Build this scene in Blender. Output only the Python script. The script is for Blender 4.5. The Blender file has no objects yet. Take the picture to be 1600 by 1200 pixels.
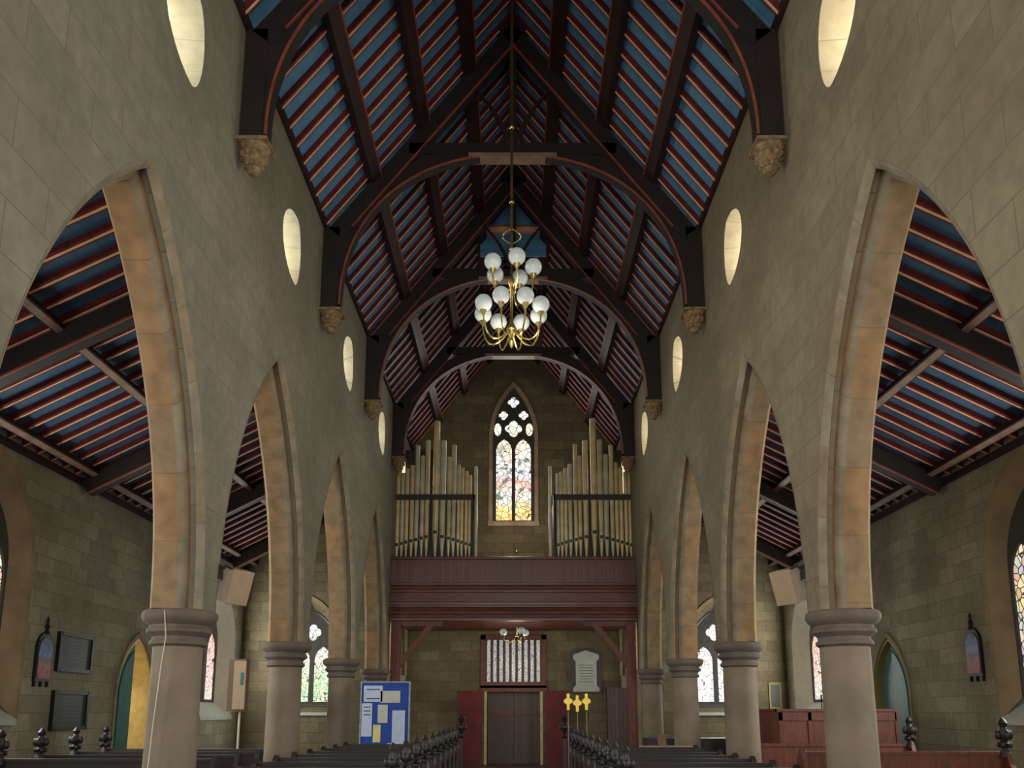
import bpy, bmesh, math, random
from math import sin, cos, pi, radians as R
from mathutils import Vector, Matrix
random.seed(7)
S = bpy.context.scene
C = S.collection

# ---------------------------------------------------------------- materials
def new_mat(name):
    m = bpy.data.materials.new(name); m.use_nodes = True
    nt = m.node_tree; b = nt.nodes['Principled BSDF']
    return m, nt, b
def nd(nt, t, **k):
    n = nt.nodes.new(t)
    for a, v in k.items():
        setattr(n, a, v)
    return n
def ramp(nt, stops):
    r = nd(nt, 'ShaderNodeValToRGB')
    e = r.color_ramp.elements
    while len(e) < len(stops): e.new(0.5)
    for i, (p, c) in enumerate(stops):
        e[i].position = p; e[i].color = (c[0], c[1], c[2], 1)
    return r
def srgb(r, g, b):
    f = lambda c: (c/255/12.92) if c/255 <= .04045 else ((c/255+.055)/1.055)**2.4
    return (f(r), f(g), f(b))
def mixc(nt, a, b, fac, mode='MIX'):
    m = nd(nt, 'ShaderNodeMix', data_type='RGBA', blend_type=mode)
    for s, v in ((0, fac), (6, a), (7, b)):
        if hasattr(v, 'links') or hasattr(v, 'is_linked'): nt.links.new(v, m.inputs[s])
        elif isinstance(v, (int, float)): m.inputs[s].default_value = v
        else: m.inputs[s].default_value = (v[0], v[1], v[2], 1)
    return m.outputs[2]

def stone(name, axis, c1, c2, joint, bw=.75, bh=.36, mort=.008, patch=.5, stain=(.10, .08, .05), bump=.35):
    """ashlar blocks laid along one world axis and z"""
    m, nt, b = new_mat(name); L = nt.links
    tc = nd(nt, 'ShaderNodeTexCoord'); sp = nd(nt, 'ShaderNodeSeparateXYZ'); L.new(tc.outputs['Object'], sp.inputs[0])
    cb = nd(nt, 'ShaderNodeCombineXYZ')
    L.new(sp.outputs[axis], cb.inputs[0]); L.new(sp.outputs[2], cb.inputs[1])
    n0 = nd(nt, 'ShaderNodeTexNoise'); n0.inputs['Scale'].default_value = 1.6; L.new(tc.outputs['Object'], n0.inputs['Vector'])
    br = nd(nt, 'ShaderNodeTexBrick'); L.new(cb.outputs[0], br.inputs['Vector'])
    br.inputs['Scale'].default_value = 1; br.inputs['Brick Width'].default_value = bw; br.inputs['Row Height'].default_value = bh
    br.inputs['Mortar Size'].default_value = mort; br.inputs['Mortar Smooth'].default_value = .4
    br.inputs['Color1'].default_value = (0, 0, 0, 1); br.inputs['Color2'].default_value = (1, 1, 1, 1); br.inputs['Mortar'].default_value = (.5, .5, .5, 1)
    base = mixc(nt, c1, c2, br.outputs['Color'])
    n1 = nd(nt, 'ShaderNodeTexNoise'); n1.inputs['Scale'].default_value = .55; n1.inputs['Detail'].default_value = 5; L.new(tc.outputs['Object'], n1.inputs['Vector'])
    r1 = ramp(nt, [(.42, (0, 0, 0)), (.68, (1, 1, 1))]); L.new(n1.outputs['Fac'], r1.inputs[0])
    mp = nd(nt, 'ShaderNodeMath', operation='MULTIPLY'); L.new(r1.outputs[0], mp.inputs[0]); mp.inputs[1].default_value = patch
    base = mixc(nt, base, stain, mp.outputs[0])
    n2 = nd(nt, 'ShaderNodeTexNoise'); n2.inputs['Scale'].default_value = 7; n2.inputs['Detail'].default_value = 8; L.new(tc.outputs['Object'], n2.inputs['Vector'])
    r2 = ramp(nt, [(.3, (.84, .84, .84)), (.7, (1.1, 1.1, 1.1))]); L.new(n2.outputs['Fac'], r2.inputs[0])
    base = mixc(nt, base, r2.outputs[0], 1.0, 'MULTIPLY')
    base = mixc(nt, base, joint, br.outputs['Fac'])
    L.new(base, b.inputs['Base Color']); b.inputs['Roughness'].default_value = .9
    sm = nd(nt, 'ShaderNodeMath', operation='SUBTRACT'); L.new(n2.outputs['Fac'], sm.inputs[0]); L.new(br.outputs['Fac'], sm.inputs[1])
    bp = nd(nt, 'ShaderNodeBump'); bp.inputs['Strength'].default_value = bump; bp.inputs['Distance'].default_value = .02
    L.new(sm.outputs[0], bp.inputs['Height']); L.new(bp.outputs[0], b.inputs['Normal'])
    return m
def plain(name, c, rough=.6, metal=0, var=.25, scale=6, bump=0, stretch=None):
    m, nt, b = new_mat(name); L = nt.links
    tc = nd(nt, 'ShaderNodeTexCoord'); mp = nd(nt, 'ShaderNodeMapping'); L.new(tc.outputs['Object'], mp.inputs[0])
    if stretch: mp.inputs['Scale'].default_value = stretch
    n = nd(nt, 'ShaderNodeTexNoise'); n.inputs['Scale'].default_value = scale; n.inputs['Detail'].default_value = 6; L.new(mp.outputs[0], n.inputs['Vector'])
    r = ramp(nt, [(.3, tuple(x*(1-var) for x in c)), (.7, tuple(min(1, x*(1+var)) for x in c))]); L.new(n.outputs['Fac'], r.inputs[0])
    L.new(r.outputs[0], b.inputs['Base Color']); b.inputs['Roughness'].default_value = rough; b.inputs['Metallic'].default_value = metal
    if bump:
        bp = nd(nt, 'ShaderNodeBump'); bp.inputs['Strength'].default_value = bump; bp.inputs['Distance'].default_value = .01
        L.new(n.outputs['Fac'], bp.inputs['Height']); L.new(bp.outputs[0], b.inputs['Normal'])
    return m
def voussoir(name, c1, c2, c3):
    """dressed stone of the arches; uv.x runs along the arch in metres"""
    m, nt, b = new_mat(name); L = nt.links
    uv = nd(nt, 'ShaderNodeUVMap'); sp = nd(nt, 'ShaderNodeSeparateXYZ'); L.new(uv.outputs[0], sp.inputs[0])
    dv = nd(nt, 'ShaderNodeMath', operation='DIVIDE'); dv.inputs[1].default_value = .8; L.new(sp.outputs[0], dv.inputs[0])
    fl = nd(nt, 'ShaderNodeMath', operation='FLOOR'); L.new(dv.outputs[0], fl.inputs[0])
    fr = nd(nt, 'ShaderNodeMath', operation='FRACT'); L.new(dv.outputs[0], fr.inputs[0])
    wn = nd(nt, 'ShaderNodeTexWhiteNoise', noise_dimensions='1D'); L.new(fl.outputs[0], wn.inputs['W'])
    r = ramp(nt, [(0, c1), (.5, c2), (1, c3)]); L.new(wn.outputs['Value'], r.inputs[0])
    tc = nd(nt, 'ShaderNodeTexCoord'); n = nd(nt, 'ShaderNodeTexNoise'); n.inputs['Scale'].default_value = 5; n.inputs['Detail'].default_value = 6
    L.new(tc.outputs['Object'], n.inputs['Vector'])
    r2 = ramp(nt, [(.3, (.7, .7, .7)), (.7, (1.15, 1.15, 1.15))]); L.new(n.outputs['Fac'], r2.inputs[0])
    col = mixc(nt, r.outputs[0], r2.outputs[0], 1.0, 'MULTIPLY')
    lt = nd(nt, 'ShaderNodeMath', operation='LESS_THAN'); lt.inputs[1].default_value = .02; L.new(fr.outputs[0], lt.inputs[0])
    mm = nd(nt, 'ShaderNodeMath', operation='MULTIPLY'); mm.inputs[1].default_value = .28; L.new(lt.outputs[0], mm.inputs[0])
    col = mixc(nt, col, (.05, .04, .025), mm.outputs[0])
    L.new(col, b.inputs['Base Color']); b.inputs['Roughness'].default_value = .88
    return m
def stripes(name, axis, c1, c2, period=.12, rough=.7, gap=.12):
    """boards side by side along one axis, thin dark joints"""
    m, nt, b = new_mat(name); L = nt.links
    tc = nd(nt, 'ShaderNodeTexCoord'); sp = nd(nt, 'ShaderNodeSeparateXYZ'); L.new(tc.outputs['Object'], sp.inputs[0])
    dv = nd(nt, 'ShaderNodeMath', operation='DIVIDE'); dv.inputs[1].default_value = period; L.new(sp.outputs[axis], dv.inputs[0])
    fl = nd(nt, 'ShaderNodeMath', operation='FLOOR'); L.new(dv.outputs[0], fl.inputs[0])
    fr = nd(nt, 'ShaderNodeMath', operation='FRACT'); L.new(dv.outputs[0], fr.inputs[0])
    wn = nd(nt, 'ShaderNodeTexWhiteNoise', noise_dimensions='1D'); L.new(fl.outputs[0], wn.inputs['W'])
    n = nd(nt, 'ShaderNodeTexNoise'); n.inputs['Scale'].default_value = 9; n.inputs['Detail'].default_value = 5; L.new(tc.outputs['Object'], n.inputs['Vector'])
    av = nd(nt, 'ShaderNodeMath', operation='MULTIPLY_ADD'); L.new(wn.outputs['Value'], av.inputs[0]); av.inputs[1].default_value = .6; L.new(n.outputs['Fac'], av.inputs[2])
    r = ramp(nt, [(.3, c1), (1, c2)]); L.new(av.outputs[0], r.inputs[0])
    lt = nd(nt, 'ShaderNodeMath', operation='LESS_THAN'); lt.inputs[1].default_value = gap; L.new(fr.outputs[0], lt.inputs[0])
    col = mixc(nt, r.outputs[0], tuple(x*.25 for x in c1), lt.outputs[0])
    L.new(col, b.inputs['Base Color']); b.inputs['Roughness'].default_value = rough
    return m
def glass(name, stops, zlo, zhi, strength, cell=9, lead=.03, base=(.1, .1, .1), tint=.6, blot=0):
    """daylit stained glass: colour bands over the height, voronoi panes, dark leads"""
    m, nt, b = new_mat(name); L = nt.links
    tc = nd(nt, 'ShaderNodeTexCoord'); sp = nd(nt, 'ShaderNodeSeparateXYZ'); L.new(tc.outputs['Object'], sp.inputs[0])
    mr = nd(nt, 'ShaderNodeMapRange'); mr.inputs['From Min'].default_value = zlo; mr.inputs['From Max'].default_value = zhi
    n = nd(nt, 'ShaderNodeTexNoise'); n.inputs['Scale'].default_value = 3.5; L.new(tc.outputs['Object'], n.inputs['Vector'])
    nm = nd(nt, 'ShaderNodeMath', operation='MULTIPLY_ADD'); L.new(n.outputs['Fac'], nm.inputs[0]); nm.inputs[1].default_value = (zhi-zlo)*.18
    L.new(sp.outputs[2], nm.inputs[2]); L.new(nm.outputs[0], mr.inputs[0])
    r = ramp(nt, stops); L.new(mr.outputs[0], r.inputs[0])
    vo = nd(nt, 'ShaderNodeTexVoronoi'); vo.inputs['Scale'].default_value = cell; L.new(tc.outputs['Object'], vo.inputs['Vector'])
    vc = ramp(nt, [(0, (.25, .35, .75)), (.18, (.9, .9, .85)), (.45, (1, .8, .35)), (.6, (.95, .95, .9)), (.78, (.75, .12, .1)), (.9, (.2, .5, .25)), (1, (.95, .9, .8))])
    sr = nd(nt, 'ShaderNodeSeparateColor'); L.new(vo.outputs['Color'], sr.inputs[0]); L.new(sr.outputs[0], vc.inputs[0])
    col = mixc(nt, r.outputs[0], vc.outputs[0], tint)
    ve = nd(nt, 'ShaderNodeTexVoronoi', feature='DISTANCE_TO_EDGE'); ve.inputs['Scale'].default_value = cell; L.new(tc.outputs['Object'], ve.inputs['Vector'])
    lt = nd(nt, 'ShaderNodeMath', operation='LESS_THAN'); lt.inputs[1].default_value = lead; L.new(ve.outputs['Distance'], lt.inputs[0])
    col = mixc(nt, col, (.03, .03, .03), lt.outputs[0])
    if blot:
        nb = nd(nt, 'ShaderNodeTexNoise'); nb.inputs['Scale'].default_value = 3.2; nb.inputs['Detail'].default_value = 2; L.new(tc.outputs['Object'], nb.inputs['Vector'])
        rb = ramp(nt, [(.56, (0, 0, 0)), (.62, (1, 1, 1))]); L.new(nb.outputs['Fac'], rb.inputs[0])
        rz = ramp(nt, [(.15, (0, 0, 0)), (.25, (1, 1, 1)), (.58, (1, 1, 1)), (.66, (0, 0, 0))]); L.new(mr.outputs[0], rz.inputs[0])
        mb = nd(nt, 'ShaderNodeMath', operation='MULTIPLY'); L.new(rb.outputs[0], mb.inputs[0]); L.new(rz.outputs[0], mb.inputs[1])
        mb2 = nd(nt, 'ShaderNodeMath', operation='MULTIPLY'); L.new(mb.outputs[0], mb2.inputs[0]); mb2.inputs[1].default_value = blot
        col = mixc(nt, col, (.10, .14, .13), mb2.outputs[0])
    L.new(col, b.inputs['Emission Color']); b.inputs['Emission Strength'].default_value = strength
    b.inputs['Base Color'].default_value = (*base, 1); b.inputs['Roughness'].default_value = .3
    return m

# linear colours
G1, G2 = (.205, .190, .130), (.150, .138, .098)
M = {}
M['wallL'] = stone('ashlar_nave_left', 1, (.235, .208, .148), (.200, .178, .125), (.14, .122, .085), bw=.95, bh=.40, patch=.45, stain=(.125, .108, .07), mort=.007, bump=.2)
M['wallR'] = stone('ashlar_nave_right', 1, (.245, .198, .125), (.205, .165, .105), (.14, .112, .07), bw=.95, bh=.40, patch=.5, stain=(.145, .102, .056), mort=.007, bump=.2)
M['aisle'] = stone('ashlar_aisle', 1, (.33, .295, .20), (.23, .205, .14), (.15, .13, .085), bw=.62, bh=.33, patch=.6, stain=(.13, .11, .06))
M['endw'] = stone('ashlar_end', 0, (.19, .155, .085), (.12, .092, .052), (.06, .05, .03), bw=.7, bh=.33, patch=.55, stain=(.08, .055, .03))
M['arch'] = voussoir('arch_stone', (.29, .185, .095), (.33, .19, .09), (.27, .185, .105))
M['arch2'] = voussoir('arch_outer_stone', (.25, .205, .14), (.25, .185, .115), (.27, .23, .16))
M['column'] = plain('column_stone', (.20, .152, .108), .85, var=.25, scale=1.6, bump=.1)
M['capital'] = plain('capital_stone', (.135, .098, .078), .85, var=.2, scale=4, bump=.1)
M['jamb'] = plain('jamb_stone', (.27, .19, .105), .85, var=.25, scale=2)
M['corbel'] = plain('corbel_stone', (.20, .13, .06), .85, var=.45, scale=14, bump=.6)
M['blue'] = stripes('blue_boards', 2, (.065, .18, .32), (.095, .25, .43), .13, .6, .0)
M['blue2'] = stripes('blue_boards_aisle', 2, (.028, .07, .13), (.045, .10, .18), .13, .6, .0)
M['red'] = plain('red_painted_wood', (.09, .008, .008), .5, var=.35, scale=5)
M['cream'] = plain('cream_stripe', (.80, .38, .22), .5, var=.15, scale=5)
M['truss'] = plain('dark_truss_timber', (.011, .005, .004), .65, var=.4, scale=4)
M['trim'] = plain('red_edge_timber', (.22, .05, .03), .45, var=.3, scale=4)
M['purlin'] = plain('dark_red_purlin', (.026, .007, .006), .55, var=.4, scale=4)
M['palelit'] = plain('pale_and_lit_timber', (.22, .13, .09), .5, var=.3, scale=4)  # pale timber; on collar blocks and aisle purlins it stands in for light
M['galv'] = stripes('gallery_boards', 0, (.085, .020, .012), (.13, .042, .026), .115, .4, .1)
M['galh'] = plain('gallery_moulding', (.095, .026, .016), .35, var=.35, scale=3, stretch=(1, 1, 8))
M['pew'] = plain('dark_pew_wood', (.016, .007, .005), .6, var=.4, scale=4)
M['pewr'] = plain('red_brown_wood', (.12, .024, .012), .55, var=.35, scale=4, stretch=(4, 4, 1))
M['black'] = plain('black_iron', (.008, .008, .008), .4, var=.3)
M['head'] = plain('blackened_oak', (.014, .011, .010), .48, var=.3)
M['floor'] = plain('floor_tiles', (.05, .022, .016), .5, var=.4, scale=2)
M['brass'] = plain('aged_brass', (.55, .42, .16), .28, 1, var=.2)
M['globe'] = plain('white_glass_globe', (.66, .72, .72), .2, var=.05)
M['brassy'] = plain('dull_gold_paint', (.42, .32, .13), .5, var=.2)
M['gold'] = plain('gold_crosses', (.75, .52, .08), .4, .3, var=.15)
M['pipe'] = plain('organ_pipe_metal', (.66, .52, .28), .42, .1, var=.2, scale=3)
M['pipeg'] = plain('organ_pipe_grey', (.56, .52, .38), .42, .1, var=.2, scale=3)
M['case'] = plain('organ_case_wood', (.018, .012, .009), .5, var=.4)
M['white'] = plain('white_marble', (.36, .37, .32), .5, var=.1)
M['speaker'] = plain('tan_speaker', (.33, .23, .14), .6, var=.08)
M['speakd'] = plain('brown_speaker_end', (.13, .065, .035), .6, var=.1)
M['green'] = plain('green_door_paint', (.02, .12, .095), .7, var=.2)
M['teal'] = plain('teal_paint', (.10, .19, .17), .5, var=.15)
M['yellow'] = plain('yellow_paint', (.74, .55, .22), .6, var=.15)
M['dkgold'] = plain('ochre_edge', (.25, .19, .04), .6, var=.15)
M['plaster'] = plain('cream_plaster', (.55, .5, .38), .8, var=.08)
M['slate'] = plain('dark_slate_plaque', (.030, .033, .033), .5, var=.3, scale=12)
M['slate2'] = plain('grey_lettering', (.085, .09, .085), .5, var=.2)
M['reddrape'] = plain('dark_red_panel', (.105, .012, .015), .8, var=.25, scale=3)
M['doorw'] = stripes('door_boards', 0, (.035, .017, .012), (.075, .042, .032), .13, .5, .12)
M['nblue'] = plain('blue_felt', (.012, .045, .28), .8, var=.12)
M['paper'] = plain('white_paper', (.42, .47, .62), .7, var=.08)
M['paperc'] = plain('cream_paper', (.42, .42, .38), .7, var=.08)
M['papery'] = plain('yellow_paper', (.58, .50, .20), .7, var=.1)
M['ink'] = plain('printed_ink', (.03, .03, .06), .7)
M['grey'] = plain('grey_frame', (.22, .26, .28), .5)
M['sill'] = plain('pale_sill', (.42, .44, .38), .6, var=.1)
M['tracery'] = plain('tracery_stone', (.055, .050, .042), .85, var=.2)
M['frame'] = plain('window_surround', (.36, .25, .17), .8, var=.25, scale=3)
M['ocglass'] = glass('frosted_daylit_glass', [(0, (.95, .95, .70)), (1, (.95, .93, .62))], 8, 10, 1.1, 3, 0, tint=0)
M['reveal'] = plain('limewashed_reveal', (.62, .60, .40), .85, var=.1, scale=2)

# ---------------------------------------------------------------- mesh helpers
def link(name, bm, mats, parent=None, smooth=False, kind=None):
    me = bpy.data.meshes.new(name)
    bmesh.ops.recalc_face_normals(bm, faces=bm.faces)
    bm.to_mesh(me); bm.free()
    o = bpy.data.objects.new(name, me); C.objects.link(o)
    for m in (mats if isinstance(mats, (list, tuple)) else [mats]): me.materials.append(m)
    if smooth:
        for p in me.polygons: p.use_smooth = True
        try: me.set_sharp_from_angle(angle=R(38))
        except Exception: pass
    if parent is not None:
        o.parent = parent
        o.matrix_parent_inverse = Matrix.Identity(4)
        # children are modelled in world space: shift into the parent's frame
        loc = wloc(parent)
        if loc.length > 0: me.transform(Matrix.Translation(-loc))
    if kind: o['kind'] = kind
    return o
def wloc(o):
    v = Vector((0, 0, 0))
    while o is not None:
        v += o.location; o = o.parent
    return v
def tag(o, label=None, cat=None, group=None, kind=None):
    if label: o['label'] = label
    if cat: o['category'] = cat
    if group: o['group'] = group
    if kind: o['kind'] = kind
    return o
def thing(name, loc, label, cat, group=None):
    o = bpy.data.objects.new(name, None); C.objects.link(o); o.location = loc; o.empty_display_size = .1
    return tag(o, label, cat, group)
def struct(name, loc=(0, 0, 0)):
    o = bpy.data.objects.new(name, None); C.objects.link(o); o.location = loc; o['kind'] = 'structure'; return o
def bx(bm, x0, x1, y0, y1, z0, z1, mi=0):
    r = bmesh.ops.create_cube(bm, size=1)
    for v in r['verts']:
        v.co = Vector(((x0+x1)/2+v.co.x*(x1-x0), (y0+y1)/2+v.co.y*(y1-y0), (z0+z1)/2+v.co.z*(z1-z0)))
    for f in {f for v in r['verts'] for f in v.link_faces}: f.material_index = mi
def BM(*boxes):
    bm = bmesh.new()
    for b in boxes: bx(bm, *b)
    return bm
def bevel(o, w=.01, seg=2):
    md = o.modifiers.new('bevel', 'BEVEL'); md.width = w; md.segments = seg; md.limit_method = 'ANGLE'; return o
def prism(bm, pts, axis, a, b, mi=0):
    """extrude a 2D outline between a and b on the axis; pts are the two other coordinates in order"""
    def P(u, v, w):
        return {0: (w, u, v), 1: (u, w, v), 2: (u, v, w)}[axis]
    A = [bm.verts.new(P(u, v, a)) for u, v in pts]; B = [bm.verts.new(P(u, v, b)) for u, v in pts]
    fs = [bm.faces.new(A), bm.faces.new(B[::-1])]
    n = len(pts)
    for i in range(n): fs.append(bm.faces.new((A[i], A[(i+1) % n], B[(i+1) % n], B[i])))
    for f in fs: f.material_index = mi
def loft(bm, PA, PB, mi=0):
    A = [bm.verts.new(p) for p in PA]; B = [bm.verts.new(p) for p in PB]; n = len(A)
    bm.faces.new(A); bm.faces.new(B[::-1])
    for i in range(n): bm.faces.new((A[i], A[(i+1) % n], B[(i+1) % n], B[i]))
def band(bm, inner, outer, axis, a, b, mi=0, close=False):
    """solid band between two open polylines of equal length"""
    def P(u, v, w):
        return {0: (w, u, v), 1: (u, w, v), 2: (u, v, w)}[axis]
    n = len(inner)
    V = [[bm.verts.new(P(p[0], p[1], w)) for p in pl] for pl in (inner, outer) for w in (a, b)]
    ia, ib, oa, ob = V
    rng = range(n if close else n-1)
    for i in rng:
        j = (i+1) % n
        for q in ((ia[i], ia[j], oa[j], oa[i]), (ib[i], ob[i], ob[j], ib[j]), (ia[i], ib[i], ib[j], ia[j]), (oa[i], oa[j], ob[j], ob[i])):
            bm.faces.new(q).material_index = mi
    if not close:
        for i in (0, n-1): bm.faces.new((ia[i], oa[i], ob[i], ib[i])).material_index = mi
def tube(bm, pts, r, seg=8, mi=0, cap=True):
    pts = [Vector(p) for p in pts]; rings = []
    rad = r if isinstance(r, (list, tuple)) else [r]*len(pts)
    for i, p in enumerate(pts):
        d = (pts[min(i+1, len(pts)-1)]-pts[max(i-1, 0)]).normalized()
        u = d.cross(Vector((0, 0, 1)))
        if u.length < 1e-3: u = Vector((1, 0, 0))
        u.normalize(); w = d.cross(u)
        rings.append([bm.verts.new(p+(u*cos(2*pi*k/seg)+w*sin(2*pi*k/seg))*rad[i]) for k in range(seg)])
    for a, b in zip(rings, rings[1:]):
        for k in range(seg): bm.faces.new((a[k], a[(k+1) % seg], b[(k+1) % seg], b[k])).material_index = mi
    if cap: bm.faces.new(rings[0]); bm.faces.new(rings[-1][::-1])
def lathe(bm, prof, x, y, seg=24, mi=0):
    rings = []
    for r, z in prof:
        rings.append([bm.verts.new((x+r*cos(2*pi*k/seg), y+r*sin(2*pi*k/seg), z)) for k in range(seg)])
    for a, b in zip(rings, rings[1:]):
        for k in range(seg): bm.faces.new((a[k], a[(k+1) % seg], b[(k+1) % seg], b[k])).material_index = mi
    bm.faces.new(rings[0][::-1]); bm.faces.new(rings[-1])
def ball(bm, c, r, sx=1, sy=1, sz=1, seg=14, mi=0):
    rr = bmesh.ops.create_uvsphere(bm, u_segments=seg, v_segments=max(6, seg*2//3), radius=r)
    for v in rr['verts']: v.co = Vector((c[0]+v.co.x*sx, c[1]+v.co.y*sy, c[2]+v.co.z*sz))
    for f in {f for v in rr['verts'] for f in v.link_faces}: f.material_index = mi
def arch_pts(c, a, z0, zs, zt, n=14, d=0.0, legs=True):
    """pointed arch outline (u,z): centre c, half width a, base z0, spring zs, apex zt, inset d"""
    H = zt-zs
    Rr = (a*a+H*H)/(2*a); cxr = Rr-a         # right arc centre at c-cxr
    r = Rr-d; top = math.acos(min(1, cxr/r))
    right = [(c-cxr+r*cos(t), zs+r*sin(t)) for t in [top*i/n for i in range(n+1)]]
    left = [(2*c-u, z) for u, z in right[::-1]][1:]
    pts = right+left
    if legs and z0 < zs: pts = [(c+a-d, z0)]+pts+[(c-a+d, z0)]
    return pts
def bool_cut(o, bms):
    tmp = []
    for bm in bms:
        me = bpy.data.meshes.new('cut'); bmesh.ops.recalc_face_normals(bm, faces=bm.faces); bm.to_mesh(me); bm.free()
        me.materials.append(o.data.materials[0])
        c = bpy.data.objects.new('cut', me); C.objects.link(c); tmp.append(c)
        c.location = wloc(o)*0
        if o.parent: c.location = -wloc(o) + wloc(o)
        md = o.modifiers.new('b', 'BOOLEAN'); md.object = c; md.operation = 'DIFFERENCE'; md.solver = 'EXACT'
    bpy.context.view_layer.update()
    dg = bpy.context.evaluated_depsgraph_get()
    me = bpy.data.meshes.new_from_object(o.evaluated_get(dg))
    o.modifiers.clear(); o.data = me
    for c in tmp: bpy.data.objects.remove(c, do_unlink=True)
    return o

# ---------------------------------------------------------------- numbers
WI, WO = 3.5, 4.08          # nave wall faces
CXL = 3.82                  # column centres
AW = 9.0                    # aisle wall
YE = 27.6                   # end wall
YS = -3.0                   # wall start behind the viewpoint
ZS, ZA = 2.82, 6.99         # arch spring, apex
ZW = 10.5
BAY = 4.55
COLS = [.47, 5.02, 9.57, 14.12, 18.67, 23.22]
BAYS = [c+2.275 for c in COLS[:-1]]+[25.5]
SL = 1.3

# ---------------------------------------------------------------- floor
f = link('floor', BM((-12, 12, YS-6, YE+.6, -.1, 0)), M['floor'], kind='structure')

def OFF(yc): return .68 if abs(yc-BAYS[1]) < .1 else .47
def dshape(r, t):
    c = cos(t)
    return r*c*(.5 if c > 0 else 1.35)
# ---------------------------------------------------------------- nave arcade walls
for s, nm, mt in ((-1, 'wall_nave_left', M['wallL']), (1, 'wall_nave_right', M['wallR'])):
    w = link(nm, BM((min(s*WI, s*WO), max(s*WI, s*WO), YS, YE, ZS, ZW)), mt, kind='structure')
    cuts = []
    for yc in [-1.8]+BAYS:
        bm = bmesh.new(); prism(bm, arch_pts(yc, 2.05, ZS-.5, ZS, ZA, 22), 0, s*(WI-.2), s*(WO+.2)); cuts.append(bm)
    bool_cut(w, cuts)
    cuts = []
    for yc in BAYS:
        n = 32
        def ring(x, r, dz=0): return [(x, yc+OFF(yc)+dshape(r, 2*pi*k/n), 9.0+dz+r*1.02*sin(2*pi*k/n)) for k in range(n)]
        bm = bmesh.new(); loft(bm, ring(s*(WI-.06), .575), ring(s*(WO+.06), .44)); cuts.append(bm)
    bool_cut(w, cuts)
    if s < 0: WL = w
    else: WR = w
    # moulded arch orders
    prof = [(WI-.004, -.02), (WI+.0, .0), (WI+.05, .06), (WI+.07, .065), (WI+.085, .02), (WI+.12, -.035), (WI+.155, -.01), (WI+.165, .07), (WI+.195, .125), (WI+.235, .155), (WI+.50, .155), (WI+.52, .11), (WO-.02, .06), (WO, .0), (WO+.003, -.02)]
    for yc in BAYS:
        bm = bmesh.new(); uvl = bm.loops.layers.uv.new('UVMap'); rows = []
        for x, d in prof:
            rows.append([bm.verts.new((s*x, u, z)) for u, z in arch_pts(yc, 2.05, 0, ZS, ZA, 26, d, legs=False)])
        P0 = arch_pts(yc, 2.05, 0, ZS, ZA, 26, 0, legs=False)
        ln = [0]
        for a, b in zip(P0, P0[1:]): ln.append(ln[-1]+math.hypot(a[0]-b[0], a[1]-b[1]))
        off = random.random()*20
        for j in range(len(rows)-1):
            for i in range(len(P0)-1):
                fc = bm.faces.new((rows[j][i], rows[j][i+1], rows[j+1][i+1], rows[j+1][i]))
                us = (ln[i], ln[i+1], ln[i+1], ln[i]); fc.material_index = 0 if (j >= 9 or 3 <= j <= 6) else 1  # browner stone in the hollow stands in for the shade there
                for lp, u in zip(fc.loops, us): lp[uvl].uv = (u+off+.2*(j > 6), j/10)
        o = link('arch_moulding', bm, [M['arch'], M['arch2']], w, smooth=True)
        # oculus window in this bay
        wn = struct('window_%d' % (BAYS.index(yc)*2+1+(s > 0)), (0, 0, 0))
        n = 32
        bm = bmesh.new()
        def ring2(x, r): return [bm.verts.new((x, yc+OFF(yc)+dshape(r, 2*pi*k/n), 9.0+r*1.02*sin(2*pi*k/n))) for k in range(n)]
        A, B = ring2(s*(WI+.015), .568), ring2(s*(WO+.0), .447)
        A2, B2 = ring2(s*(WI+.015), .60), ring2(s*(WO), .60)
        for k in range(n):
            j = (k+1) % n
            bm.faces.new((A[k], A[j], B[j], B[k]))
        o = link('splayed_reveal', bm, M['reveal'], wn, smooth=True)
        bm.free() if False else None
        bm = bmesh.new(); prism(bm, [(yc+OFF(yc)+dshape(.45, 2*pi*k/n), 9.0+.455*sin(2*pi*k/n)) for k in range(n)], 0, s*(WO-.06), s*(WO-.04))
        link('pane', bm, M['ocglass'], wn)
        bm = bmesh.new()
        band(bm, [(yc+OFF(yc)+dshape(.455, 2*pi*k/n), 9.0+.465*sin(2*pi*k/n)) for k in range(n)], [(yc+OFF(yc)+dshape(.42, 2*pi*k/n), 9.0+.43*sin(2*pi*k/n)) for k in range(n)], 0, s*(WO-.12), s*(WO-.03), close=True)
        link('window_frame', bm, M['tracery'], wn)

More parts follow.
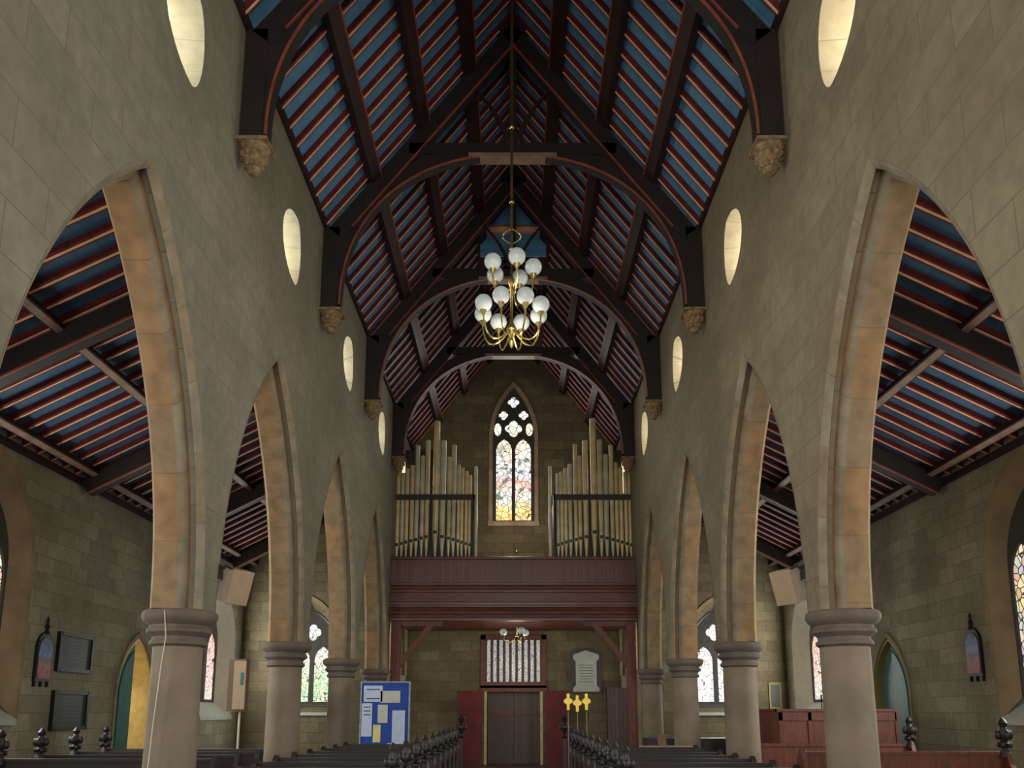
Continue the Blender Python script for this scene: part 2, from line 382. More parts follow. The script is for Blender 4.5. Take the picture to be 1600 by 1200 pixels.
# ---------------------------------------------------------------- columns
def column(s, y, label):
    x = s*CXL
    t = thing('stone_column', (x, y, 0), label, 'column', 'columns of the nave arcades')
    bm = bmesh.new(); lathe(bm, [(.44, 0), (.44, .25), (.38, .3), (.36, .42), (.285, .47), (.278, 1.5), (.27, 2.48)], x, y, 32)
    link('shaft', bm, M['column'], t, smooth=True)
    bm = bmesh.new()
    lathe(bm, [(.27, 2.41), (.29, 2.415), (.315, 2.435), (.315, 2.465), (.29, 2.49), (.285, 2.52), (.31, 2.54), (.35, 2.57), (.355, 2.60), (.325, 2.63), (.325, 2.65), (.385, 2.69), (.41, 2.73), (.415, 2.77), (.405, 2.80), (.38, ZS)], x, y, 36)
    link('capital', bm, M['capital'], t, smooth=True)
    return t
ordn = ['nearest', 'second', 'third', 'fourth']
for s, side in ((-1, 'left'), (1, 'right')):
    for y in COLS:
        k = COLS.index(y)-2
        if k < 0:
            bm = bmesh.new(); lathe(bm, [(.44, 0), (.44, .25), (.36, .42), (.285, .47), (.27, 2.42), (.315, 2.44), (.315, 2.47), (.285, 2.52), (.35, 2.57), (.355, 2.6), (.325, 2.65), (.41, 2.73), (.415, 2.77), (.38, ZS)], s*CXL, y, 32)
            link('trim_%d' % (5+2*COLS.index(y)+(s > 0)), bm, M['column'], smooth=True, kind='structure')
            continue
        column(s, y, '%s round sandstone column from the viewer in the %s arcade' % (['nearest', 'second', 'third', 'farthest'][k], side))
# the responds at the end wall
for s, side in ((-1, 'left'), (1, 'right')):
    bm = bmesh.new(); bx(bm, s*CXL-.3, s*CXL+.3, 27.3, YE, 0, ZS)
    o = link('trim_%d' % (1+(s > 0)), bm, M['column'], kind='structure')
# thin cable on the left near column
bm = bmesh.new(); tube(bm, [(-CXL+.02, 9.5-.43, 2.78), (-CXL+.02, 9.5-.34, 2.5), (-CXL-.02, 9.5-.31, 2.2), (-CXL-.06, 9.5-.31, 1.5), (-CXL-.10, 9.5-.31, .5)], .006, 6)
tag(link('cable', bm, M['plaster']), 'thin pale cable running down the nearest left column', 'cable')

# ---------------------------------------------------------------- wall plates + corbels
for s, nm in ((-1, 'trim_3'), (1, 'trim_4')):
    bm = BM((min(s*(WI-.06), s*(WI+.3)), max(s*(WI-.06), s*(WI+.3)), YS, YE, ZW-.02, ZW+.12))
    link(nm, bm, M['purlin'], kind='structure')

# ---------------------------------------------------------------- nave roof
NRM = Vector((-SL, 0, 1)).normalized()    # outward normal scale for the right side
def roofpt(s, x, y, off):
    """point under/over the right (s=1) or left roof plane: x is |x|, off is the distance above the rafters' soffit"""
    h = 1/math.sqrt(1+SL*SL)
    return (s*(x+off*SL*h), y, ZW+SL*(WI-x)+off*h)
def slab(bm, s, xa, xb, y0, y1, o0, o1, mi=0):
    P = [roofpt(s, xx, yy, oo) for oo in (o0, o1) for yy in (y0, y1) for xx in (xa, xb)]
    v = [bm.verts.new(p) for p in P]
    for q in ((0, 1, 3, 2), (4, 6, 7, 5), (0, 4, 5, 1), (2, 3, 7, 6), (0, 2, 6, 4), (1, 5, 7, 3)):
        bm.faces.new([v[i] for i in q]).material_index = mi
ceil = struct('ceiling_nave')
for s in (-1, 1):
    bm = bmesh.new(); slab(bm, s, -.12, WI+.15, YS, YE, .078, .13)
    link('roof_boarding', bm, M['blue'], ceil)
y = 7.55; RP = .432; protoR = {}
while y < YE-.1:
    for s in (-1, 1):
        if s not in protoR:
            bm = bmesh.new()
            slab(bm, s, .03, WI+.02, -.05, .052, 0.0, .08, 0)
            slab(bm, s, .05, WI, -.014, .016, -.014, .004, 1)
            o = link('rafter', bm, [M['red'], M['cream']], ceil); o.location.y = y; protoR[s] = o
        else:
            o = protoR[s].copy(); C.objects.link(o); o.parent = ceil; o.location.y = y
    y += RP
for s in (-1, 1):
    for x in (2.66, 1.78, .9):
        bm = bmesh.new(); slab(bm, s, x-.075, x+.075, YS, YE, -.17, 0.0, 0); slab(bm, s, x-.078, x-.058, YS, YE, -.175, -.15, 1)
        link('purlin', bm, [M['purlin'], M['trim']], ceil)
bm = BM((-.06, .06, YS, YE, 14.72, 15.02)); link('ridge_beam', bm, M['purlin'], ceil)

# ---------------------------------------------------------------- roof trusses
def truss(y, label, back=False):
    t = thing('roof_truss', (0, y, 9.3), label, 'roof truss', 'arch braced trusses of the nave roof')
    a, b = y-.11, y+.11
    for s in (-1, 1):
        # principal rafter
        bm = bmesh.new(); slab(bm, s, .02, WI-.02, a, b, -.42, -.10, 0); slab(bm, s, .3, WI-.2, a-.012, a+.03, -.43, -.40, 1)
        link('principal_rafter', bm, [M['truss'], M['trim']], t)
        # arched brace
        n = 26; inn = []; out = []; e1 = []
        def se(A, B, th):
            e = 2/2.2
            return (s*A*max(cos(th), 0)**e, 8.95+B*max(sin(th), 0)**e)
        for i in range(n+1):
            th = (pi/2)*i/n*.95
            inn.append(se(3.14, 3.04, th)); out.append(se(3.42, 3.34, th)); e1.append(se(3.17, 3.07, th))
        bm = bmesh.new(); band(bm, inn, out, 1, a+.015, b-.015, 0); band(bm, inn, e1, 1, a-.01, a+.035, 1)
        link('arch_brace', bm, [M['truss'], M['trim']], t)
        bm = bmesh.new(); bx(bm, min(s*3.2, s*3.48), max(s*3.2, s*3.48), a, b, 8.85, 10.5)
        link('wall_post', bm, M['truss'], t)
        # curved strut to the foot of the king post
        n = 12; inn = []; out = []
        for i in range(n+1):
            u = i/n
            x = .84*(1-u)**1.0+.03*u - .10*sin(pi*u)
            z = 13.62*(1-u)+12.35*u - .0*sin(pi*u)
            inn.append((s*max(x, .0), z)); out.append((s*(max(x, .0)+.12), z+.06+.05*sin(pi*u)))
        bm = bmesh.new(); band(bm, inn, out, 1, y-.05, y+.05, 0); link('curved_strut', bm, M['purlin'], t)
    bm = BM((-1.95, 1.95, a, b, 12.02, 12.24)); link('collar', bm, M['truss'], t)
    bm = BM((-.83, .83, a-.02, b+.02, 11.95, 12.02)); link('collar_block', bm, M['palelit'], t)  # pale colour stands in for light catching the block's front edge
    bm = BM((-.07, .07, y-.07, y+.07, 12.24, 14.8)); link('king_post', bm, M['truss'], t)
    return t
for y, l in ((9.57, 'arched dark timber roof truss nearest the viewer, only its feet in the picture'),
             (14.12, 'complete dark arched roof truss just beyond the chandelier'),
             (18.67, 'dark arched roof truss in front of the blue gable panel, level with the top globes'),
             (23.1, 'dark arched roof truss over the front of the organ gallery')):
    truss(y, l)

# carved corbels under the wall posts
def corbel(s, y, label):
    t = bmesh.new(); n = 12
    lathe(t, [(.02, -.42), (.07, -.40), (.10, -.34), (.085, -.30), (.14, -.24), (.17, -.16), (.155, -.12), (.19, -.07), (.2, -.04)], 0, 0, 16)
    bx(t, -.21, .21, -.21, .21, -.045, .0)
    for k in range(10):
        a = 2*pi*k/10
        ball(t, (.14*cos(a), .14*sin(a), -.17), .05, seg=8); ball(t, (.10*cos(a+.3), .10*sin(a+.3), -.29), .04, seg=8)
    for v in t.verts: v.co += Vector((s*3.31, y, 8.85))
    o = link('carved_corbel', t, M['corbel'])
    # keep the half that stands out of the wall
    return tag(o, label, 'corbel', 'carved corbels under the roof trusses')
for s, side in ((-1, 'left'), (1, 'right')):
    for y, d in zip((9.57, 14.12, 18.67, 23.1), ('nearest', 'second nearest', 'third nearest', 'farthest, beside the organ')):
        corbel(s, y, 'carved stone corbel high on the %s nave wall, %s' % (side, d))

# ---------------------------------------------------------------- blue boarded panel up in the roof
t = thing('roof_panel', (0, 19.9, 13.3), 'blue boarded triangular panel with a cross beam high under the ridge', 'panel')
bm = bmesh.new(); prism(bm, [(-.86, 13.35), (.86, 13.35), (.86, 13.85), (0, 15.0), (-.86, 13.85)], 1, 19.9, 19.94); link('boarding', bm, M['blue'], t)
bm = BM((-.86, .86, 19.80, 19.9, 14.0, 14.13)); link('cross_beam', bm, [M['cream']], t)
bm = BM((-.86, .86, 19.82, 19.9, 14.13, 14.22)); link('cross_beam', bm, [M['palelit']], t)

# ---------------------------------------------------------------- end wall
def lancet_cut(axis, c, a, z0, zs, zt, i, o, ia=0, n=14):
    """opening splayed from half-width a+ia at position i to a at position o"""
    P0 = arch_pts(c, a+ia, z0-ia, zs, zt+ia*1.3, n); P1 = arch_pts(c, a, z0, zs, zt, n)
    bm = bmesh.new()
    if axis == 1: loft(bm, [(u, i, z) for u, z in P0], [(u, o, z) for u, z in P1])
    else: loft(bm, [(i, u, z) for u, z in P0], [(o, u, z) for u, z in P1])
    return bm
ew = link('wall_end', BM((-AW-.6, AW+.6, YE, YE+.7, 0, 15.3)), M['endw'], kind='structure')
cuts = [lancet_cut(1, 0, .72, 8.0, 11.0, 12.85, YE-.1, YE+.8, .06)]
for s in (-1, 1): cuts.append(lancet_cut(1, s*6.75, .72, 1.9, 3.75, 4.95, YE-.1, YE+.8, .28))
bm = bmesh.new(); bx(bm, -.88, .90, YE-.1, YE+.35, -.05, 2.32); cuts.append(bm)
bm = bmesh.new(); bx(bm, -.98, .98, YE-.1, YE+.35, 2.5, 4.0); cuts.append(bm)
bool_cut(ew, cuts)

def foil(c, z, r, n, y0, y1, axis=1, rot=0):
    out = []
    for k in range(n):
        a = rot+2*pi*k/n
        bm = bmesh.new(); m = 12
        u0, v0 = c+r*.52*cos(a), z+r*.52*sin(a)
        prism(bm, [(u0+r*.5*cos(2*pi*j/m), v0+r*.5*sin(2*pi*j/m)) for j in range(m)], axis, y0, y1); out.append(bm)
    return out
def tracery_window(name, axis, c, a, z0, zs, zt, p, sgn, lights, foils, gmat, smat, surround=None, lz=None, sill=True, smat2=None):
    """p = plane of the tracery; sgn = direction pointing outside; lights = (offset, half width, spring, top)"""
    w = struct(name)
    P = arch_pts(c, a+.03, z0-.03, zs, zt+.04, 14)
    bm = bmesh.new(); prism(bm, P, axis, p, p+sgn*.10)
    tr = link('tracery', bm, smat, w)
    cuts = []
    e0, e1 = p-sgn*.05, p+sgn*.16
    for u, hw, ls, lt in lights:
        bm = bmesh.new(); prism(bm, arch_pts(c+u, hw, z0+.08, ls, lt, 8), axis, e0, e1); cuts.append(bm)
    bool_cut(tr, cuts)
    for u, z, r, n in foils:
        if n == 0:
            bm = bmesh.new(); m = 16
            prism(bm, [(c+u+r*.62*cos(2*pi*j/m), z+r*1.2*sin(2*pi*j/m)) for j in range(m)], axis, e0, e1); bool_cut(tr, [bm])
        else:
            bool_cut(tr, foil(c+u, z, r, n, e0, e1, axis, pi/4*0+(pi/2)))
    bm = bmesh.new(); prism(bm, arch_pts(c, a, z0, zs, zt, 14), axis, p+sgn*.05, p+sgn*.06)
    link('stained_glass', bm, gmat, w)
    if surround:
        bm = bmesh.new()
        sw, depth = surround
        inn = arch_pts(c, a, z0, zs, zt, 14); out = arch_pts(c, a+sw, z0, zs, zt+sw*1.25, 14)
        inn = [(u, z) for u, z in inn]; out = [(u, z) for u, z in out]
        band(bm, inn, out, axis, p-sgn*depth, p+sgn*.02)
        link('window_surround', bm, smat2 or M['frame'], w)
    return w
W1 = (.95, .95, .95)
M['g_end'] = glass('stained_glass_end', [(0, (1, .50, .02)), (.17, (1, .70, .10)), (.27, (.85, .85, .8)), (.38, (.9, .45, .35)), (.47, (.85, .95, .95)), (.55, (1, .85, .7)), (.72, (1, .95, .7)), (1, (.9, .95, 1))], 8.0, 12.9, 1.05, 5.5, .035, tint=.30, blot=.9)
M['g_al'] = glass('stained_glass_left_aisle_end', [(0, (.6, .85, .5)), (.35, (.45, .85, .35)), (.55, (.9, .95, .75)), (.8, (.9, .95, .9)), (1, (.85, .95, 1))], 1.9, 5, 1.15, 10, .05, tint=.30)
M['g_ar'] = glass('stained_glass_right_aisle_end', [(0, W1), (.5, (.9, .92, .88)), (.8, (1, .8, .75)), (1, (.85, .98, .95))], 1.9, 5, 1.15, 10, .04, tint=.18)
M['g_sr'] = glass('stained_glass_side', [(0, (.5, .55, .75)), (.3, (.55, .6, .8)), (.5, (1, .75, .2)), (.6, (.9, .8, .6)), (1, (.6, .6, .6))], 1.9, 6.2, .8, 6, .06, tint=.5)
M['g_sl'] = glass('stained_glass_side_red', [(0, (.9, .9, .85)), (.4, (.9, .5, .45)), (.7, (.9, .4, .35)), (1, (.9, .85, .8))], 1.9, 5.2, 1.1, 7, .05, tint=.35)
tracery_window('window_13', 1, 0, .72, 8.0, 11.0, 12.85, YE+.12, 1,
    [(-.33, .27, 10.55, 10.98), (.33, .27, 10.55, 10.98)],
    [(0, 11.36, .30, 4), (-.35, 11.85, .17, 4), (.35, 11.85, .17, 4), (0, 12.33, .2, 4), (-.55, 11.33, .2, 0), (.55, 11.33, .2, 0)],
    M['g_end'], M['tracery'], (.13, .20))
bm = BM((-.88, .88, YE-.10, YE+.2, 7.84, 8.0)); link('window_sill', bm, M['frame'], bpy.data.objects['window_13'])
for s, nm, gm in ((-1, 'window_14', M['g_al']), (1, 'window_15', M['g_ar'])):
    w = tracery_window(nm, 1, s*6.75, .72, 1.9, 3.75, 4.95, YE+.45, 1, [(-.36, .28, 3.35, 3.8), (.36, .28, 3.35, 3.8)], [(0, 4.28, .27, 4)], gm, M['tracery'])
    bm = bmesh.new(); band(bm, arch_pts(s*6.75, .98, 1.62, 3.75, 5.3, 14), arch_pts(s*6.75, 1.1, 1.62, 3.75, 5.47, 14), 1, YE-.03, YE+.02); link('window_surround', bm, M['jamb'], w)
    bm = BM((s*6.75-1.0, s*6.75+1.0, YE-.08, YE+.02, 1.54, 1.64)); link('window_sill', bm, M['sill'], w)

# ---------------------------------------------------------------- aisle walls and side windows
for s, nm in ((-1, 'wall_aisle_left'), (1, 'wall_aisle_right')):
    wy = 13.75 if s < 0 else 14.05
    w = link(nm, BM((min(s*AW, s*(AW+.6)), max(s*AW, s*(AW+.6)), YS, YE, 0, 6.7)), M['aisle'], kind='structure')
    cuts = [lancet_cut(0, wy, 1.2, 1.95, 4.3, 5.8, s*(AW-.05), s*(AW+.65), .42),
            lancet_cut(0, 25.6, .95, 1.95, 3.7, 4.9, s*(AW-.05), s*(AW+.65), .42)]
    bm = bmesh.new(); prism(bm, arch_pts(20.0, .93, -.1, 2.05, 3.42, 14), 0, s*(AW-.1), s*(AW+.7)); cuts.append(bm)
    bool_cut(w, cuts)
    # dressed stone round the near window
    k = 16+(s > 0)*2
    g1 = M['g_sr'] if s > 0 else M['g_sl']
    wn = tracery_window('window_%d' % k, 0, wy, 1.2, 1.95, 4.3, 5.8, s*(AW+.22), s, [(-.79, .365, 4.1, 4.7), (0, .365, 4.1, 4.7), (.79, .365, 4.1, 4.7)], [(-.37, 5.0, .19, 4), (.37, 5.0, .19, 4), (0, 5.35, .17, 4)], g1, M['tracery'])
    bm = bmesh.new(); loft_band = None
    P0 = arch_pts(wy, 1.55, 1.53, 4.3, 6.25, 14); P1 = arch_pts(wy, 1.21, 1.95, 4.3, 5.82, 14); P2 = arch_pts(wy, 1.66, 1.53, 4.3, 6.4, 14)
    A = [bm.verts.new((s*(AW-.012), u, z)) for u, z in P0]; B = [bm.verts.new((s*(AW+.23), u, z)) for u, z in P1]; D = [bm.verts.new((s*(AW-.012), u, z)) for u, z in P2]; E = [bm.verts.new((s*(AW+.01), u, z)) for u, z in P2]
    for i in range(len(A)-1):
        bm.faces.new((A[i], A[i+1], B[i+1], B[i])); bm.faces.new((A[i], A[i+1], D[i+1], D[i])); bm.faces.new((D[i], D[i+1], E[i+1], E[i]))
    link('window_jamb', bm, M['jamb'], wn)
    bm = bmesh.new(); prism(bm, [(AW-.05, 1.44), (AW-.05, 1.54), (AW+.45, 1.97), (AW+.45, 1.5)], 1, wy-1.55, wy+1.55)
    for v in bm.verts: v.co.x *= s
    link('window_sill', bm, M['sill'], wn)
    wn = tracery_window('window_%d' % (k+1), 0, 25.6, .95, 1.95, 3.7, 4.9, s*(AW+.42), s, [(-.5, .38, 3.5, 4.1), (.5, .38, 3.5, 4.1)], [(0, 4.4, .2, 4)], M['g_sl'], M['tracery'])
    bm = bmesh.new(); prism(bm, [(AW-.05, 1.42), (AW-.05, 1.52), (AW+.45, 1.97), (AW+.45, 1.4)], 1, 24.25, 26.95)
    for v in bm.verts: v.co.x *= s
    link('window_sill', bm, M['sill'], wn)
    bm = bmesh.new(); P0 = arch_pts(25.6, 1.35, 1.53, 3.7, 5.4, 14); P1 = arch_pts(25.6, .955, 1.95, 3.7, 4.91, 14)
    A = [bm.verts.new((s*(AW-.012), u, z)) for u, z in P0]; B = [bm.verts.new((s*(AW+.42), u, z)) for u, z in P1]
    for i in range(len(A)-1): bm.faces.new((A[i], A[i+1], B[i+1], B[i]))
    link('window_jamb', bm, M['plaster'], wn)
    # doorway
    d = struct('door_%d' % (1+(s > 0)))
    bm = bmesh.new(); band(bm, arch_pts(20.0, .93, 0, 2.05, 3.42, 14), arch_pts(20.0, .86, 0, 2.05, 3.33, 14), 0, s*(AW-.02), s*(AW+.58))
    link('door_lining', bm, M['yellow'] if s < 0 else M['dkgold'], d)
    bm = bmesh.new(); band(bm, arch_pts(20.0, 1.0, 0, 2.05, 3.54, 14), arch_pts(20.0, .93, 0, 2.05, 3.42, 14), 0, s*(AW-.05), s*(AW+.02))
    link('door_surround', bm, M['jamb'], d)
    # near leaf, closed
    P = [p for p in arch_pts(20.0, .86, .02, 2.05, 3.33, 14) if p[0] <= 20.0]
    P = P+[(20.0, .02)] if P[0][0] < 20.0 or P[0][1] > 3 else P
    bm = bmesh.new(); prism(bm, P, 0, s*(AW+.05), s*(AW+.10)); lf = link('door_leaf', bm, M['green'], d)
    bm = bmesh.new(); prism(bm, [(20.0-(20.0-u)*.72-.04, .3+(z-.02)*.84) for u, z in P], 0, s*(AW+.03), s*(AW+.052)); link('door_panel', bm, M['teal'] if s > 0 else M['green'], lf)
    if s > 0:
        P = [(40.0-u, z) for u, z in P]
        bm = bmesh.new(); prism(bm, P, 0, s*(AW+.12), s*(AW+.16)); lf = link('door_leaf', bm, M['teal'], d)
    # porch behind
    pr = link('wall_porch_%s' % ('left' if s < 0 else 'right'), BM((min(s*(AW+1.9), s*(AW+2.0)), max(s*(AW+1.9), s*(AW+2.0)), 18.6, 22, 0, 3.8), (min(s*(AW+.6), s*(AW+2.0)), max(s*(AW+.6), s*(AW+2.0)), 21.9, 22, 0, 3.8),
        (min(s*(AW+.6), s*(AW+2.0)), max(s*(AW+.6), s*(AW+2.0)), 18.5, 18.6, 0, 3.8), (min(s*(AW+.6), s*(AW+2.0)), max(s*(AW+.6), s*(AW+2.0)), 18.5, 22, 3.8, 3.9)), M['plaster'], kind='structure')

# ---------------------------------------------------------------- aisle roofs
AS = .52; AZ = 6.48
ah = 1/math.sqrt(1+AS*AS)
def aslab(bm, s, xa, xb, y0, y1, o0, o1, mi=0):
    def P(x, y, o): return (s*(x+o*AS*ah), y, AZ+AS*(AW-x)+o*ah)
    v = [bm.verts.new(P(xx, yy, oo)) for oo in (o0, o1) for yy in (y0, y1) for xx in (xa, xb)]
    for q in ((0, 1, 3, 2), (4, 6, 7, 5), (0, 4, 5, 1), (2, 3, 7, 6), (0, 2, 6, 4), (1, 5, 7, 3)):
        bm.faces.new([v[i] for i in q]).material_index = mi
for s, side in ((-1, 'left'), (1, 'right')):
    c = struct('ceiling_aisle_%s' % side)
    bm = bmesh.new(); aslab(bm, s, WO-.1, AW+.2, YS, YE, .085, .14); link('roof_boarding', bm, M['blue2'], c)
    y = 8.7; proto = None
    while y < YE-.1:
        if proto is None:
            bm = bmesh.new(); aslab(bm, s, WO, AW+.02, -.065, .065, 0, .09, 0); aslab(bm, s, WO+.02, AW, -.017, .017, -.014, .004, 1)
            proto = link('rafter', bm, [M['red'], M['cream']], c); proto.location.y = y
        else:
            o = proto.copy(); C.objects.link(o); o.parent = c; o.location.y = y
        y += .46
    for x in (6.98, 8.72):
        bm = bmesh.new(); aslab(bm, s, x-.07, x+.07, YS, YE, -.15, 0, 0); aslab(bm, s, x-.05, x+.05, YS, YE, -.158, -.15, 1); link('purlin', bm, [M['purlin'], M['palelit']], c)  # pale strip underneath: window light put into the purlin's colour
    bm = BM((min(s*(AW-.03), s*(AW+.1)), max(s*(AW-.03), s*(AW+.1)), YS, YE, 6.3, 6.46)); link('eaves_beam', bm, M['purlin'], c)
    for y, d in ((7.4, None), (12.0, 'near'), (16.8, 'middle'), (21.4, 'far'), (26.0, 'last')):
        if d is None: continue
        bm = bmesh.new(); aslab(bm, s, WO+.0, AW, y-.13, y+.13, -.42, -.08, 0); aslab(bm, s, WO+.0, AW, y-.135, y-.10, -.43, -.40, 1)
        t = thing('aisle_roof_beam', (s*WO, y, 8), 'dark sloping principal beam under the %s aisle roof, %s' % (side, {'near': 'nearest the viewer', 'middle': 'second from the viewer', 'far': 'third from the viewer', 'last': 'close to the end wall'}[d]), 'roof beam', 'principal beams of the aisle roofs')
        link('principal_rafter', bm, [M['truss'], M['trim']], t)
# end gables of aisles are covered by wall_end

# ---------------------------------------------------------------- organ gallery
YG = 23.42
t = thing('organ_gallery', (0, YG, 4.08), 'red-brown panelled wooden gallery front spanning the nave under the organ', 'gallery')
link('boarded_front', BM((-3.49, 3.49, YG, YG+.06, 5.25, 5.95)), M['galv'], t)
o = link('top_rail', BM((-3.49, 3.49, YG-.06, YG+.1, 5.93, 6.02)), M['galh'], t); bevel(o, .02)
bm = bmesh.new()
prof = [(0, 5.28), (-.05, 5.26), (-.05, 5.2), (-.02, 5.17), (-.03, 5.08), (-.07, 5.05), (-.07, 5.0), (-.04, 4.98), (-.05, 4.72), (-.09, 4.70), (-.09, 4.62), (-.13, 4.6), (-.13, 4.56), (-.10, 4.54), (-.12, 4.46), (-.16, 4.44), (-.17, 4.36), (-.13, 4.34), (-.14, 4.26), (-.17, 4.24), (-.17, 4.18), (.2, 4.18), (.2, 5.28)]
prism(bm, [(YG+a, z) for a, z in prof], 0, -3.49, 3.49); link('moulded_beam', bm, M['galh'], t)
link('floor_gallery', BM((-3.49, 3.49, YG+.2, YE, 4.3, 4.5)), M['pewr'], kind='structure')
for s in (-1, 1):
    bm = BM((min(s*3.18, s*3.44), max(s*3.18, s*3.44), YG, YG+.22, 0, 4.18)); link('post', bm, M['pewr'], t)
    bm = bmesh.new(); prism(bm, [(s*3.2, 2.85), (s*3.2, 3.1), (s*2.35, 4.16), (s*2.15, 4.16)], 1, YG+.04, YG+.16); link('brace', bm, M['pewr'], t)
    bm = BM((min(s*2.0, s*3.2), max(s*2.0, s*3.2), YG+.02, YG+.18, 4.04, 4.18)); link('bracket_beam', bm, M['pewr'], t)

# organ cases
LP = [(625, 733), (632, 740), (639, 733), (647, 728), (655, 697), (663, 713), (671, 689), (685, 659), (695, 689), (704.5, 715), (712, 696), (719, 727), (724.5, 732), (731, 737), (736.5, 743)]
RPp = [(873, 740), (879, 738), (885, 732), (892, 726), (900, 695), (907, 713), (915.5, 689), (927.5, 655), (938.5, 688), (947.5, 711), (956, 696), (964, 724), (971, 731), (978.5, 738), (985, 740)]
YO = 24.2
th0 = R(10.7)
def unproj(px, py, Yd):
    dx = (px-804)/1300; dy = -(py-864.4)/1300
    F = Vector((0, cos(th0), sin(th0))); U = Vector((0, -sin(th0), cos(th0)))
    d = F+Vector((dx, 0, 0))+U*dy; k = Yd/d.y; return d.x*k, 1.7+d.z*k
for pl, side in ((LP, 'left'), (RPp, 'right')):
    xs = [unproj(p[0], p[1], YO)[0] for p in pl]
    x0, x1 = min(xs)-.09, max(xs)+.09
    xc = (x0+x1)/2
    t = thing('pipe_organ', (xc, YO, 4.5), 'rank of tall gold organ pipes on the gallery, %s of the stained glass window' % side, 'organ', 'pairs of organ cases on the gallery')
    link('case', BM((x0-.03, x1+.03, YO+.14, YO+1.2, 4.5, 7.9)), M['case'], t)
    link('toe_board', BM((x0-.03, x1+.03, YO-.14, YO+.14, 4.5, 6.12)), M['case'], t)
    link('pipe_rail', BM((x0-.05, x1+.05, YO-.13, YO-.08, 7.88, 8.04), (x0-.05, x0-.0, YO-.13, YO+.1, 6.1, 8.04), (x1, x1+.05, YO-.13, YO+.1, 6.1, 8.04)), M['case'], t)
    mid = len(pl)//2
    for i, (px, py) in enumerate(pl):
        x, zt = unproj(px, py, YO)
        gp = min([abs(xs[i]-xs[j]) for j in range(len(xs)) if j != i])
        r = min(.095, gp*.47) if i != mid else .095
        zm = 6.75-.04*abs(i-mid)+(.1 if i == mid else 0)
        bm = bmesh.new(); lathe(bm, [(r*.3, 6.12), (r*.9, zm-.05), (r, zm), (r, zt), (r*.9, zt+.01)], x, YO, 12)
        bx(bm, x-r*.62, x+r*.62, YO-r-.006, YO-r+.02, zm, zm+.09, 1)
        link('pipe', bm, [M['pipe'] if random.random() < .6 else M['pipeg'], M['black']], t, smooth=True)
for px, side in ((746, 'left'), (861, 'right')):
    x, zt = unproj(px, 729, YO)
    bm = bmesh.new(); lathe(bm, [(.035, 4.5), (.05, 4.6), (.05, zt)], x, YO, 12)
    tag(link('organ_pipe', bm, M['pipeg'], smooth=True), 'single slim grey pipe standing beside the window side of the %s organ rank' % side, 'organ pipe')
# console panel between the ranks
for s, side in ((-1, 'left'), (1, 'right')):
    o = link('organ_swell_box', BM((min(s*2.35, s*3.45), max(s*2.35, s*3.45), 25.6, 27.4, 4.5, 9.9)), M['case'])
    tag(o, 'tall black organ box behind the %s rank of pipes' % side, 'organ box')

# ---------------------------------------------------------------- end wall fittings
d = struct('door_3')
link('door_leaf', BM((-.84, .02, YE+.18, YE+.24, 0, 2.3)), M['doorw'], d); link('door_leaf', BM((.03, .88, YE+.18, YE+.24, 0, 2.3)), M['doorw'], d)
link('door_rail', BM((-.8, 0, YE+.15, YE+.18, 1.55, 1.67), (.05, .84, YE+.15, YE+.18, 1.55, 1.67)), M['pewr'], d)
link('door_head', BM((-1.08, 1.1, YE-.1, YE+.1, 2.3, 2.5)), M['pewr'], d)
for x in (-.90, .90):
    bm = bmesh.new(); tube(bm, [(x, YE-.25, 0), (x, YE-.25, 2.3)], .045, 10)
    link('door_jamb', bm, M['brassy'], d)
w = struct('window_20')
link('window_frame', BM((-1.08, -.92, YE-.08, YE+.1, 2.45, 4.15), (.92, 1.08, YE-.08, YE+.1, 2.45, 4.15), (-1.08, 1.08, YE-.08, YE+.1, 4.0, 4.15), (-1.08, 1.08, YE-.1, YE+.1, 2.42, 2.62)), M['pewr'], w)
M['leaded'] = glass('pale_leaded_glass', [(0, (.55, .48, .45)), (1, (.6, .55, .52))], 2.5, 4, .55, 14, .06, tint=.15)
link('pane', BM((-.95, .95, YE+.09, YE+.1, 2.5, 4.1)), M['leaded'], w)
for i in range(10):
    x = -.92+i*1.84/9
    link('glazing_bar', BM((x-.045, x+.045, YE+.02, YE+.08, 2.6, 4.02)), M['case'], w)
for s, side in ((-1, 'left'), (1, 'right')):
    o = link('draught_panel', BM((min(s*1.0, s*1.78), max(s*1.0, s*1.78), YE-.75, YE-.7, 0, 2.32)), M['reddrape'])
    tag(o, 'dark red draught screen %s of the central double doors' % side, 'screen')
# marble tablet
t = thing('marble_tablet', (2.37, YE-.05, 2.3), 'white marble memorial tablet with pediment on a black backing, right of the doors', 'memorial')
bm = bmesh.new(); prism(bm, [(1.88, 2.26), (2.88, 2.26), (2.88, 3.55), (2.38, 3.74), (1.88, 3.55)], 1, YE-.08, YE-.001); link('backing', bm, M['black'], t)
bm = bmesh.new(); prism(bm, [(1.95, 2.3), (2.8, 2.3), (2.8, 2.42), (2.72, 2.5), (2.72, 3.28), (2.8, 3.36), (2.8, 3.5), (2.38, 3.64), (1.96, 3.5), (1.96, 3.36), (2.04, 3.28), (2.04, 2.5), (1.95, 2.42)], 1, YE-.13, YE-.08); link('slab', bm, M['white'], t)
link('inscription', BM(*[(2.14+.04*(i % 2), 2.62-.04*(i % 2), YE-.134, YE-.13, 3.15-i*.09, 3.17-i*.09) for i in range(7)]), M['slate2'], t)
o = link('wooden_cupboard', BM((3.02, 3.86, YE-.42, YE-.02, 0, 2.42)), M['doorw']); tag(o, 'tall dark boarded cupboard against the end wall right of the marble tablet', 'cupboard')

